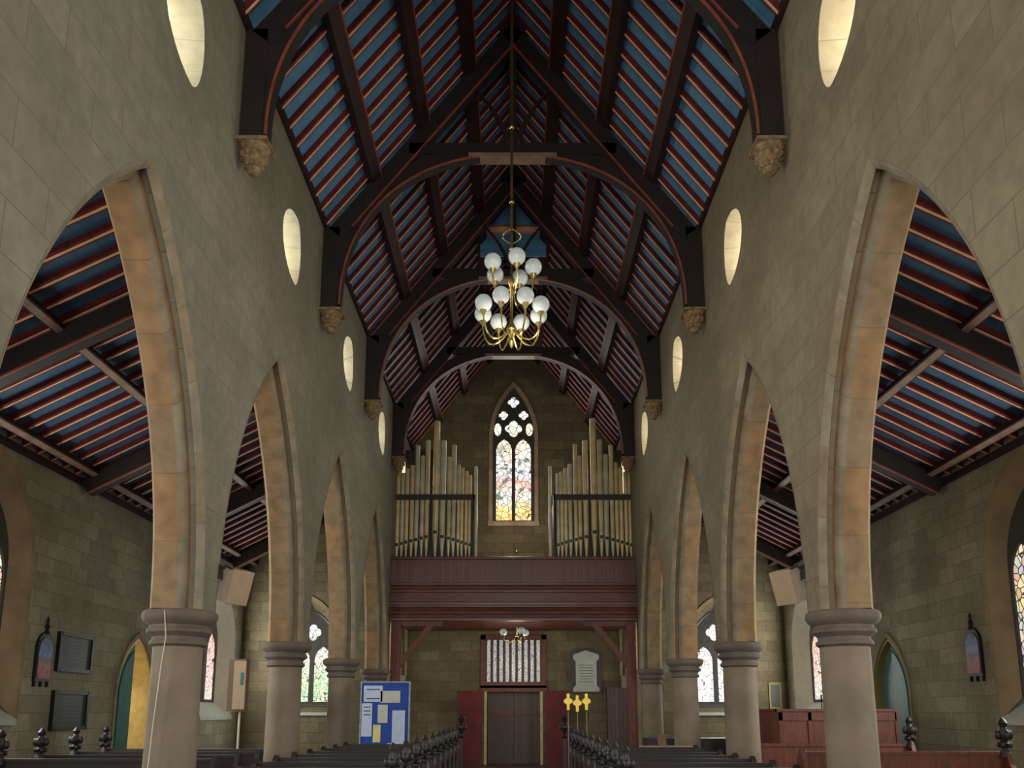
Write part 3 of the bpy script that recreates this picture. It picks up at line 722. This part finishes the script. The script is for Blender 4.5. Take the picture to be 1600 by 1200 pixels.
# ---------------------------------------------------------------- notice board
t = thing('notice_board', (-2.72, 18.0, 0), 'blue felt notice board with white and yellow papers beside the left columns', 'notice board')
x0, x1, z0, z1 = -3.22, -2.22, .85, 2.28
link('board', BM((x0, x1, 18.0, 18.03, z0, z1)), M['nblue'], t)
link('board_frame', BM((x0-.03, x0, 17.98, 18.05, z0-.03, z1+.03), (x1, x1+.03, 17.98, 18.05, z0-.03, z1+.03), (x0, x1, 17.98, 18.05, z1, z1+.03), (x0, x1, 17.98, 18.05, z0-.03, z0)), M['grey'], t)
for i, x in enumerate((x0+.1, x1-.1)): link('leg', BM((x-.02, x+.02, 18.04, 18.08, 0, z0)), M['grey'], t)
def sheet(a, b, c, dd, m): return link('paper_notice', BM((x0+a, x0+b, 17.985, 17.997, z1-dd, z1-c)), m, t)
sheet(.04, .44, .06, .40, M['paper']); sheet(.40, .82, .17, .42, M['paperc']); sheet(.01, .23, .43, 1.12, M['paper']); sheet(.35, .56, .46, .84, M['paperc'])
sheet(.26, .42, .88, 1.24, M['papery']); sheet(.66, .93, .58, 1.3, M['paper']); sheet(.56, .68, 1.26, 1.38, M['paper'])
for c, e in ((.13, .38), (.32, .38), (.5, .19), (.58, .19), (.66, .19)):
    link('printed_line', BM((x0+.10 if e > .2 else x0+.05, x0+e, 17.98, 17.986, z1-c-.022, z1-c)), M['ink'], t)

# notice box on a pole
t = thing('notice_box', (-5.55, 17.0, 0), 'tall narrow cream fronted box on a thin pole in the left aisle', 'box')
link('box_body', BM((-5.72, -5.38, 16.9, 17.15, 1.68, 2.72)), M['speakd'], t)
link('front', BM((-5.60, -5.36, 16.86, 16.9, 1.72, 2.68)), M['speaker'], t)
link('green_mark', BM((-5.46, -5.40, 16.852, 16.86, 2.2, 2.45)), M['green'], t)
bm = bmesh.new(); tube(bm, [(-5.5, 17.05, 0), (-5.5, 17.05, 1.7)], .025, 8); link('pole', bm, M['plaster'], t)

# ---------------------------------------------------------------- loudspeakers
for s, side in ((-1, 'left'), (1, 'right')):
    t = thing('loudspeaker', (s*3.42, 9.95, 3.1), 'tan box loudspeaker on a black bracket behind the nearest %s column' % side, 'loudspeaker')
    bm = bmesh.new(); bx(bm, -.12, .12, -.155, .155, -.215, .215)
    for v in bm.verts: v.co.x *= (1.0 if v.co.y < 0 else .8)
    for fc in bm.faces:
        if fc.calc_center_median().z < -.2: fc.material_index = 1
    mt = Matrix.Translation((s*3.40, 10.15, 3.2)) @ Matrix.Rotation(-s*R(22), 4, 'Y') @ Matrix.Rotation(s*R(38), 4, 'Z') @ Matrix.Rotation(R(12), 4, 'X')
    bm.transform(mt); o = link('cabinet', bm, [M['speaker'], M['speakd']], t); bevel(o, .012)
    bm = bmesh.new(); tube(bm, [(s*3.5, 9.85, 3.33), (s*3.44, 9.9, 3.42), (s*3.38, 9.98, 3.38), (s*3.36, 10.08, 3.25)], .018, 8)
    bx(bm, min(s*3.48, s*3.56), max(s*3.48, s*3.56), 9.79, 9.91, 3.24, 3.42)
    link('bracket', bm, M['black'], t)

# ---------------------------------------------------------------- chandelier
def arm_curve(a, r0, r1, z0, zdip, z1, n=14):
    pts = []
    for i in range(n+1):
        u = i/n
        r = r0+(r1-r0)*(1-(1-u)**1.6)
        z = z0*(1-u)**2*1.0+2*u*(1-u)*zdip+z1*u*u
        pts.append((r*cos(a), r*sin(a), z))
    return pts
def chandelier(cx, cy, zr, tiers, label, rod, gr=.125, sc=1):
    t = thing('chandelier', (cx, cy, zr), label, 'chandelier')
    def T(p): return (cx+p[0], cy+p[1], p[2])
    zlo = min(z for _, z, _, _ in tiers); zhi = max(z for _, z, _, _ in tiers)
    bm = bmesh.new()
    lathe(bm, [(.008, zlo-.62*sc), (.03, zlo-.58*sc), (.05, zlo-.52*sc), (.02, zlo-.46*sc), (.055, zlo-.40*sc), (.085, zlo-.33*sc), (.05, zlo-.26*sc), (.022, zlo-.2*sc), (.02, zhi-.35*sc), (.05, zhi-.28*sc), (.05, zhi-.2*sc), (.018, zhi-.14*sc), (.016, zhi+.25*sc), (.035, zhi+.3*sc), (.012, zhi+.35*sc)], cx, cy, 14)
    link('stem', bm, M['brass'], t, smooth=True)
    bm = bmesh.new(); tube(bm, [(cx, cy, zhi+.3), (cx, cy, rod)], .022, 8); ball(bm, (cx, cy, zhi+1.1), .045, seg=10); ball(bm, (cx, cy, zhi+2.4), .045, seg=10)
    link('hanging_rod', bm, M['brass'], t, smooth=True)
    for r, z, n, a0 in tiers:
        for k in range(n):
            a = a0+2*pi*k/n
            bm = bmesh.new(); tube(bm, [T(p) for p in arm_curve(a, .04, r, z-.33*sc, z-.78*sc, z-.17*sc)], .013, 7)
            arm = link('arm', bm, M['brass'], t, smooth=True)
            bm = bmesh.new(); lathe(bm, [(.012, z-.2), (.03, z-.17), (.055, z-.125), (.05, z-.1)], cx+r*cos(a), cy+r*sin(a), 12); link('cup', bm, M['brass'], arm, smooth=True)
            bm = bmesh.new(); ball(bm, (cx+r*cos(a), cy+r*sin(a), z), gr, seg=22); link('globe_shade', bm, M['globe'], arm, smooth=True)
    return t
ch = chandelier(-.01, 11.6, 7.0, [(.46, 7.62, 8, R(26)), (.33, 8.30, 5, R(68))], 'brass chandelier with two tiers of white glass globes hanging over the nave', 15.0, gr=.130)
bm = bmesh.new()
for s in (-1, 1):
    tube(bm, [(-.01+s*(.02+.12*sin(pi*i/10)), 11.6, 8.7+.24*i/10) for i in range(11)], .012, 6)
link('top_scroll', bm, M['brass'], ch)
chandelier(.1, 24.6, 3.6, [(.4, 3.98, 3, R(270+20))], 'small brass pendant with three white globes under the gallery', 4.3, gr=.11, sc=.6)

# ---------------------------------------------------------------- aisle wall objects
def icon(s, y, z, label):
    t = thing('wall_icon', (s*(AW-.02), y, z), label, 'icon', 'arched painted icons on the aisle walls')
    hw = .27
    X0, X1 = s*(AW-.06), s*AW
    bm = bmesh.new(); prism(bm, arch_pts(y, hw, z, z+.62, z+.95, 10), 0, X0, X1); link('icon_frame', bm, M['black'], t)
    m = 'icon_paint'
    if m not in M:
        M[m] = glass(m, [(0, (.35, .12, .05)), (.2, (.30, .04, .03)), (.42, (.30, .10, .12)), (.5, (.12, .04, .10)), (.62, (.10, .20, .45)), (.8, (.06, .12, .35)), (1, (.01, .03, .05))], 0, .9, 0.0, 12, .0, tint=.12)
        nt = M[m].node_tree; b = nt.nodes['Principled BSDF']; lk = b.inputs['Emission Color'].links[0]; src = lk.from_socket; nt.links.remove(lk); nt.links.new(src, b.inputs['Base Color'])
    bm = bmesh.new(); prism(bm, arch_pts(y, hw-.05, z+.06, z+.6, z+.85, 10), 0, s*(AW-.07), X0); link('painting', bm, M[m], t)
    bm = bmesh.new(); lathe(bm, [(.06, z+.9), (.03, z+.98), (.05, z+1.04), (.02, z+1.1), (.035, z+1.16), (.005, z+1.24)], s*(AW-.05), y, 8); link('finial', bm, M['black'], t)
    for d in (-.22, 0, .22): link('drop', BM((min(X0, X1), max(X0, X1), y+d-.03, y+d+.03, z-.1, z)), M['black'], t)
icon(-1, 16.0, 2.24, 'arched icon with red and blue painting and black finial on the left aisle wall')
icon(1, 16.25, 2.35, 'arched icon with dark red and blue painting on the right aisle wall')
for z0, z1, l in ((2.5, 3.2, 'upper dark engraved plaque on the left aisle wall beside the icon'), (1.35, 2.05, 'lower dark engraved plaque on the left aisle wall below the other plaque')):
    t = thing('memorial_plaque', (-AW+.03, 17.1, z0), l, 'plaque', 'dark plaques on the left aisle wall')
    link('plate', BM((-AW, -AW+.05, 16.5, 17.75, z0, z1)), M['slate'], t)
    link('plaque_frame', BM((-AW, -AW+.08, 16.45, 16.53, z0-.04, z1+.04), (-AW, -AW+.08, 17.72, 17.8, z0-.04, z1+.04), (-AW, -AW+.08, 16.5, 17.75, z1-.03, z1+.04), (-AW, -AW+.08, 16.5, 17.75, z0-.04, z0+.03)), M['black'], t)
    link('inscription', BM(*[(-AW+.05, -AW+.056, 16.68+.07*(i % 3), 17.6-.05*(i % 2), z1-.10-i*.075, z1-.08-i*.075) for i in range(7)]), M['slate2'], t)

# ---------------------------------------------------------------- pews
def pew_parts(t, xa, xb, y, zb=1.02, mat=None, heads=(True, True), hz=1.36, hw=1.0):
    mat = mat or M['pew']
    o = link('backrest', BM((xa, xb, y, y+.05, .12, zb), (xa, xb, y-.02, y+.07, zb-.03, zb+.02)), mat, t)
    link('seat', BM((xa, xb, y-.42, y, .42, .46)), mat, t)
    for x, h in ((xa, heads[0]), (xb, heads[1])):
        bm = bmesh.new()
        prism(bm, [(y-.48, 0), (y+.12, 0), (y+.12, zb-.1), (y+.06, zb), (y-.02, zb+.06), (y-.10, zb), (y-.16, zb-.16), (y-.34, .72), (y-.46, .66)], 0, x-.035, x+.035)
        e = link('pew_end', bm, mat, t)
        if h:
            bm = bmesh.new(); yy = y-.02; b0 = zb
            k = hz-zb
            lathe(bm, [(.06*hw, b0-.06), (.05*hw, b0), (.03*hw, b0+.15*k), (.055*hw, b0+.26*k), (.03*hw, b0+.34*k), (.04*hw, b0+.42*k), (.05*hw, b0+.56*k), (.028*hw, b0+.72*k), (.042*hw, b0+.84*k), (.022*hw, b0+.94*k), (.004, b0+k)], x, yy, 10)
            for a in range(4):
                ball(bm, (x+.055*hw*cos(a*pi/2), yy+.055*hw*sin(a*pi/2), b0+.50*k), .030*hw, sz=1.5, seg=8)
                ball(bm, (x+.045*hw*cos(a*pi/2+pi/4), yy+.045*hw*sin(a*pi/2+pi/4), b0+.22*k), .022*hw, sz=1.3, seg=8)
            link('poppyhead', bm, M['head'], e, smooth=True)
def copy_tree(o, parent=None, dy=0):
    c = o.copy(); C.objects.link(c); c.parent = parent
    if parent is None: c.location.y += dy
    for ch_ in list(o.children): copy_tree(ch_, c)
    return c
def pew_row(xa, xb, ys, block, group, **k):
    t = None; mt_red = k.get('mat') is not None
    for i, y in enumerate(ys):
        pos = 'frontmost' if i == 0 else 'rearmost' if i == len(ys)-1 else '%s from the front' % ['', 'second', 'third', 'fourth', 'fifth', 'sixth', 'seventh', 'eighth', 'ninth', 'tenth', 'eleventh', 'twelfth'][i]
        if t is None:
            t = thing('church_pew', ((xa+xb)/2, y, 0), '', 'pew', group); pew_parts(t, xa, xb, y, **k); o = t
        else: o = copy_tree(t, None, y-ys[0])
        o['label'] = '%s wooden pew, %s, %s' % ('red-brown' if mt_red else 'dark', block, pos)
pew_row(-3.33, -1.13, [8.2+.98*i for i in range(10)], 'nave block left of central aisle', 'pews left of the central aisle', hz=1.40, heads=(False, True))
pew_row(1.10, 3.33, [8.2+.92*i for i in range(9)], 'nave block right of central aisle', 'pews right of the central aisle', hz=1.38, heads=(True, False))
pew_row(-7.42, -4.3, [12.4+1.05*i for i in range(4)], 'left aisle', 'pews in the left aisle', hz=1.43, zb=.99, hw=1.5, heads=(True, False))
pew_row(4.3, 7.32, [12.7, 15.7], 'right aisle', 'pews in the right aisle', hz=1.6, zb=1.08, hw=1.6, mat=M['pewr'], heads=(False, True))

# churchwarden crosses
for i, x in enumerate((.98, 1.14, 1.30)):
    t = thing('cross_staff', (x, 14.9, 0), 'gold cross on a slim pole at the right pew ends, %s of three' % ['left', 'middle', 'right'][i], 'staff', 'gold crosses on poles')
    bm = bmesh.new(); tube(bm, [(x, 14.9, 0), (x, 14.9, 1.72)], .011, 7); link('pole', bm, M['palelit'], t)
    z = 1.86-.03*(i == 1)
    bm = BM((x-.025, x+.025, 14.88, 14.92, z-.15, z+.13), (x-.074, x+.074, 14.88, 14.92, z-.03, z+.03), (x-.045, x+.045, 14.875, 14.925, z-.05, z+.05)); link('cross', bm, M['gold'], t)

for s, side in ((-1, 'left'), (1, 'right')):
    bm = bmesh.new(); lathe(bm, [(.10, 0), (.10, .04), (.03, .07), (.028, 1.1), (.07, 1.14), (.03, 1.2), (.06, 1.26), (.10, 1.33), (.06, 1.40), (.03, 1.43), (.05, 1.47), (.085, 1.53), (.05, 1.58), (.02, 1.61), (.004, 1.66)], s*1.13, 18.6, 10)
    for a in range(4): ball(bm, (s*1.13+.08*cos(a*pi/2), 18.6+.08*sin(a*pi/2), 1.34), .04, sz=1.3, seg=8)
    tag(link('carved_post', bm, M['head'], smooth=True), 'tall black carved post at the far end of the %s nave pews' % side, 'post')
# boxed wooden enclosure in the right aisle
t = thing('wooden_enclosure', (6.4, 17.2, 0), 'tall red-brown panelled wooden enclosure behind the nearest right column', 'enclosure')
X0, X1, Y0, Y1 = 5.33, 7.68, 17.0, 18.6
link('panelled_front', BM((X0, X1, Y0, Y0+.05, 0, 1.68)), M['pewr'], t)
link('panelled_side', BM((X0, X0+.05, Y0+.05, Y1, 0, 1.68)), M['pewr'], t); link('panelled_side', BM((X1-.05, X1, Y0+.05, Y1, 0, 1.68)), M['pewr'], t)
link('capping', BM((X0-.04, X1+.04, Y0-.04, Y0+.1, 1.68, 1.73), (X0-.04, X0+.1, Y0, Y1, 1.68, 1.73), (X1-.1, X1+.04, Y0, Y1, 1.68, 1.73)), M['pewr'], t)
link('frame_rails', BM((X0, X1, Y0-.025, Y0, 1.5, 1.66), (X0, X1, Y0-.025, Y0, .9, 1.0), *[(X0+i*.58, X0+i*.58+.07, Y0-.025, Y0, 0, 1.66) for i in range(5)]), M['pewr'], t)
# desk and low case behind the right nave pews
t = thing('reading_desk', (3.3, 16.4, 0), 'red-brown wooden desk with pale top edge beside the second right column', 'desk')
link('desk_front', BM((2.55, 3.48, 16.4, 16.45, 0, .98)), M['pewr'], t); link('desk_top', BM((2.5, 3.5, 16.35, 16.9, .98, 1.02)), M['speaker'], t)
link('desk_side', BM((2.55, 2.6, 16.45, 16.9, 0, .98)), M['pewr'], t)
o = link('wooden_post', BM((2.83, 2.98, 16.55, 16.7, 1.02, 1.2), (2.82, 2.99, 16.54, 16.71, 1.2, 1.24)), M['speakd']); tag(o, 'short square wooden box standing on the reading desk', 'box')
o = link('storage_chest', BM((3.0, 6.2, 19.2, 19.8, 0, 1.08)), M['case']); tag(o, 'long low black chest behind the second right column', 'chest')
# items on right window sill
t = thing('candlestick', (8.85, 24.4, 1.52), 'slim candlestick on the sill of the far right aisle window', 'candlestick')
bm = bmesh.new(); lathe(bm, [(.07, 1.52), (.02, 1.56), (.015, 1.95), (.06, 1.98), (.03, 2.0), (.02, 2.15)], 8.97, 24.6, 10); link('stick', bm, M['black'], t)
t = thing('small_framed_picture', (7.9, YE-.04, 1.75), 'small framed picture at the far right corner of the end wall', 'picture')
link('picture_frame', BM((8.35, 8.75, YE-.05, YE-.01, 1.75, 2.6)), M['dkgold'], t); link('picture', BM((8.41, 8.69, YE-.06, YE-.045, 1.82, 2.53)), M['slate'], t)

# ---------------------------------------------------------------- east end behind the viewpoint (open to daylight)
# ---------------------------------------------------------------- lights
def area(loc, rot, sx, sy, power, col=(1, 1, 1), spread=None):
    l = bpy.data.lights.new('daylight_and_fill', 'AREA'); l.shape = 'RECTANGLE'; l.size = sx; l.size_y = sy; l.energy = power; l.color = col
    if spread: l.spread = spread
    o = bpy.data.objects.new('daylight_and_fill', l); o.location = loc; o.rotation_euler = rot; C.objects.link(o); return o
# broad fill light added behind the viewpoint, no window modelled there
area((0, -2.8, 4.0), (R(101), 0, 0), 6.5, 6.5, 640, (1, .96, .86))
for s in (-1, 1):
    for yy, p in ((2.5, 170), (7.5, 150), (13.9, 240), (25.6, 190)):
        area((s*(AW-.1), yy, 3.6), (0, s*R(90), 0), 3.4, 2.2, p, (.97, 1, .92))
    area((s*6.75, YE-.1, 3.2), (R(-90), 0, 0), 1.4, 2.8, 60, (.97, 1, .97))
    area((s*(AW+1.2), 20.9, 3.6), (0, 0, 0), .8, 1.2, 130 if s < 0 else 14, (1, .93, .75))  # light added inside the closed porch to brighten the door lining
    for yc in BAYS:
        area((s*(WO-.08), yc+.38, 9.0), (0, s*R(90), 0), .8, .8, 34 if yc < 24 else 60, (1, .98, .84))
area((0, YE-.15, 10.3), (R(-90), 0, 0), 1.3, 4.2, 60, (1, .97, .9))
def point_light(loc, p, r, col):
    l = bpy.data.lights.new('lamp_and_fill', 'POINT'); l.energy = p; l.shadow_soft_size = r; l.color = col
    o = bpy.data.objects.new('lamp_and_fill', l); o.location = loc; C.objects.link(o)
point_light((0, 11.6, 6.5), 60, .25, (1, .9, .75))  # fill added below the chandelier to brighten roof and walls
point_light((.1, 24.9, 3.2), 40, .15, (1, .88, .68))
point_light((0, 25.2, 7.6), 75, .25, (1, .88, .68))  # unseen fill added over the gallery to brighten pipes and end wall

w = bpy.data.worlds.new('overcast'); S.world = w; w.use_nodes = True
w.node_tree.nodes['Background'].inputs[0].default_value = (.80, .86, .95, 1); w.node_tree.nodes['Background'].inputs[1].default_value = .5

# ---------------------------------------------------------------- camera
cam = bpy.data.cameras.new('camera'); co = bpy.data.objects.new('camera', cam); C.objects.link(co)
co.location = (.035, 0, 1.7); co.rotation_euler = (R(90+10.7), 0, 0)
cam.sensor_width = 36; cam.lens = 1300/1600*36; cam.shift_y = (864.4-600)/1600; cam.shift_x = -.0025; cam.clip_start = .05; cam.clip_end = 200
S.camera = co
S.view_settings.view_transform = 'Standard'; S.view_settings.look = 'None'; S.view_settings.exposure = .3; S.view_settings.gamma = 1
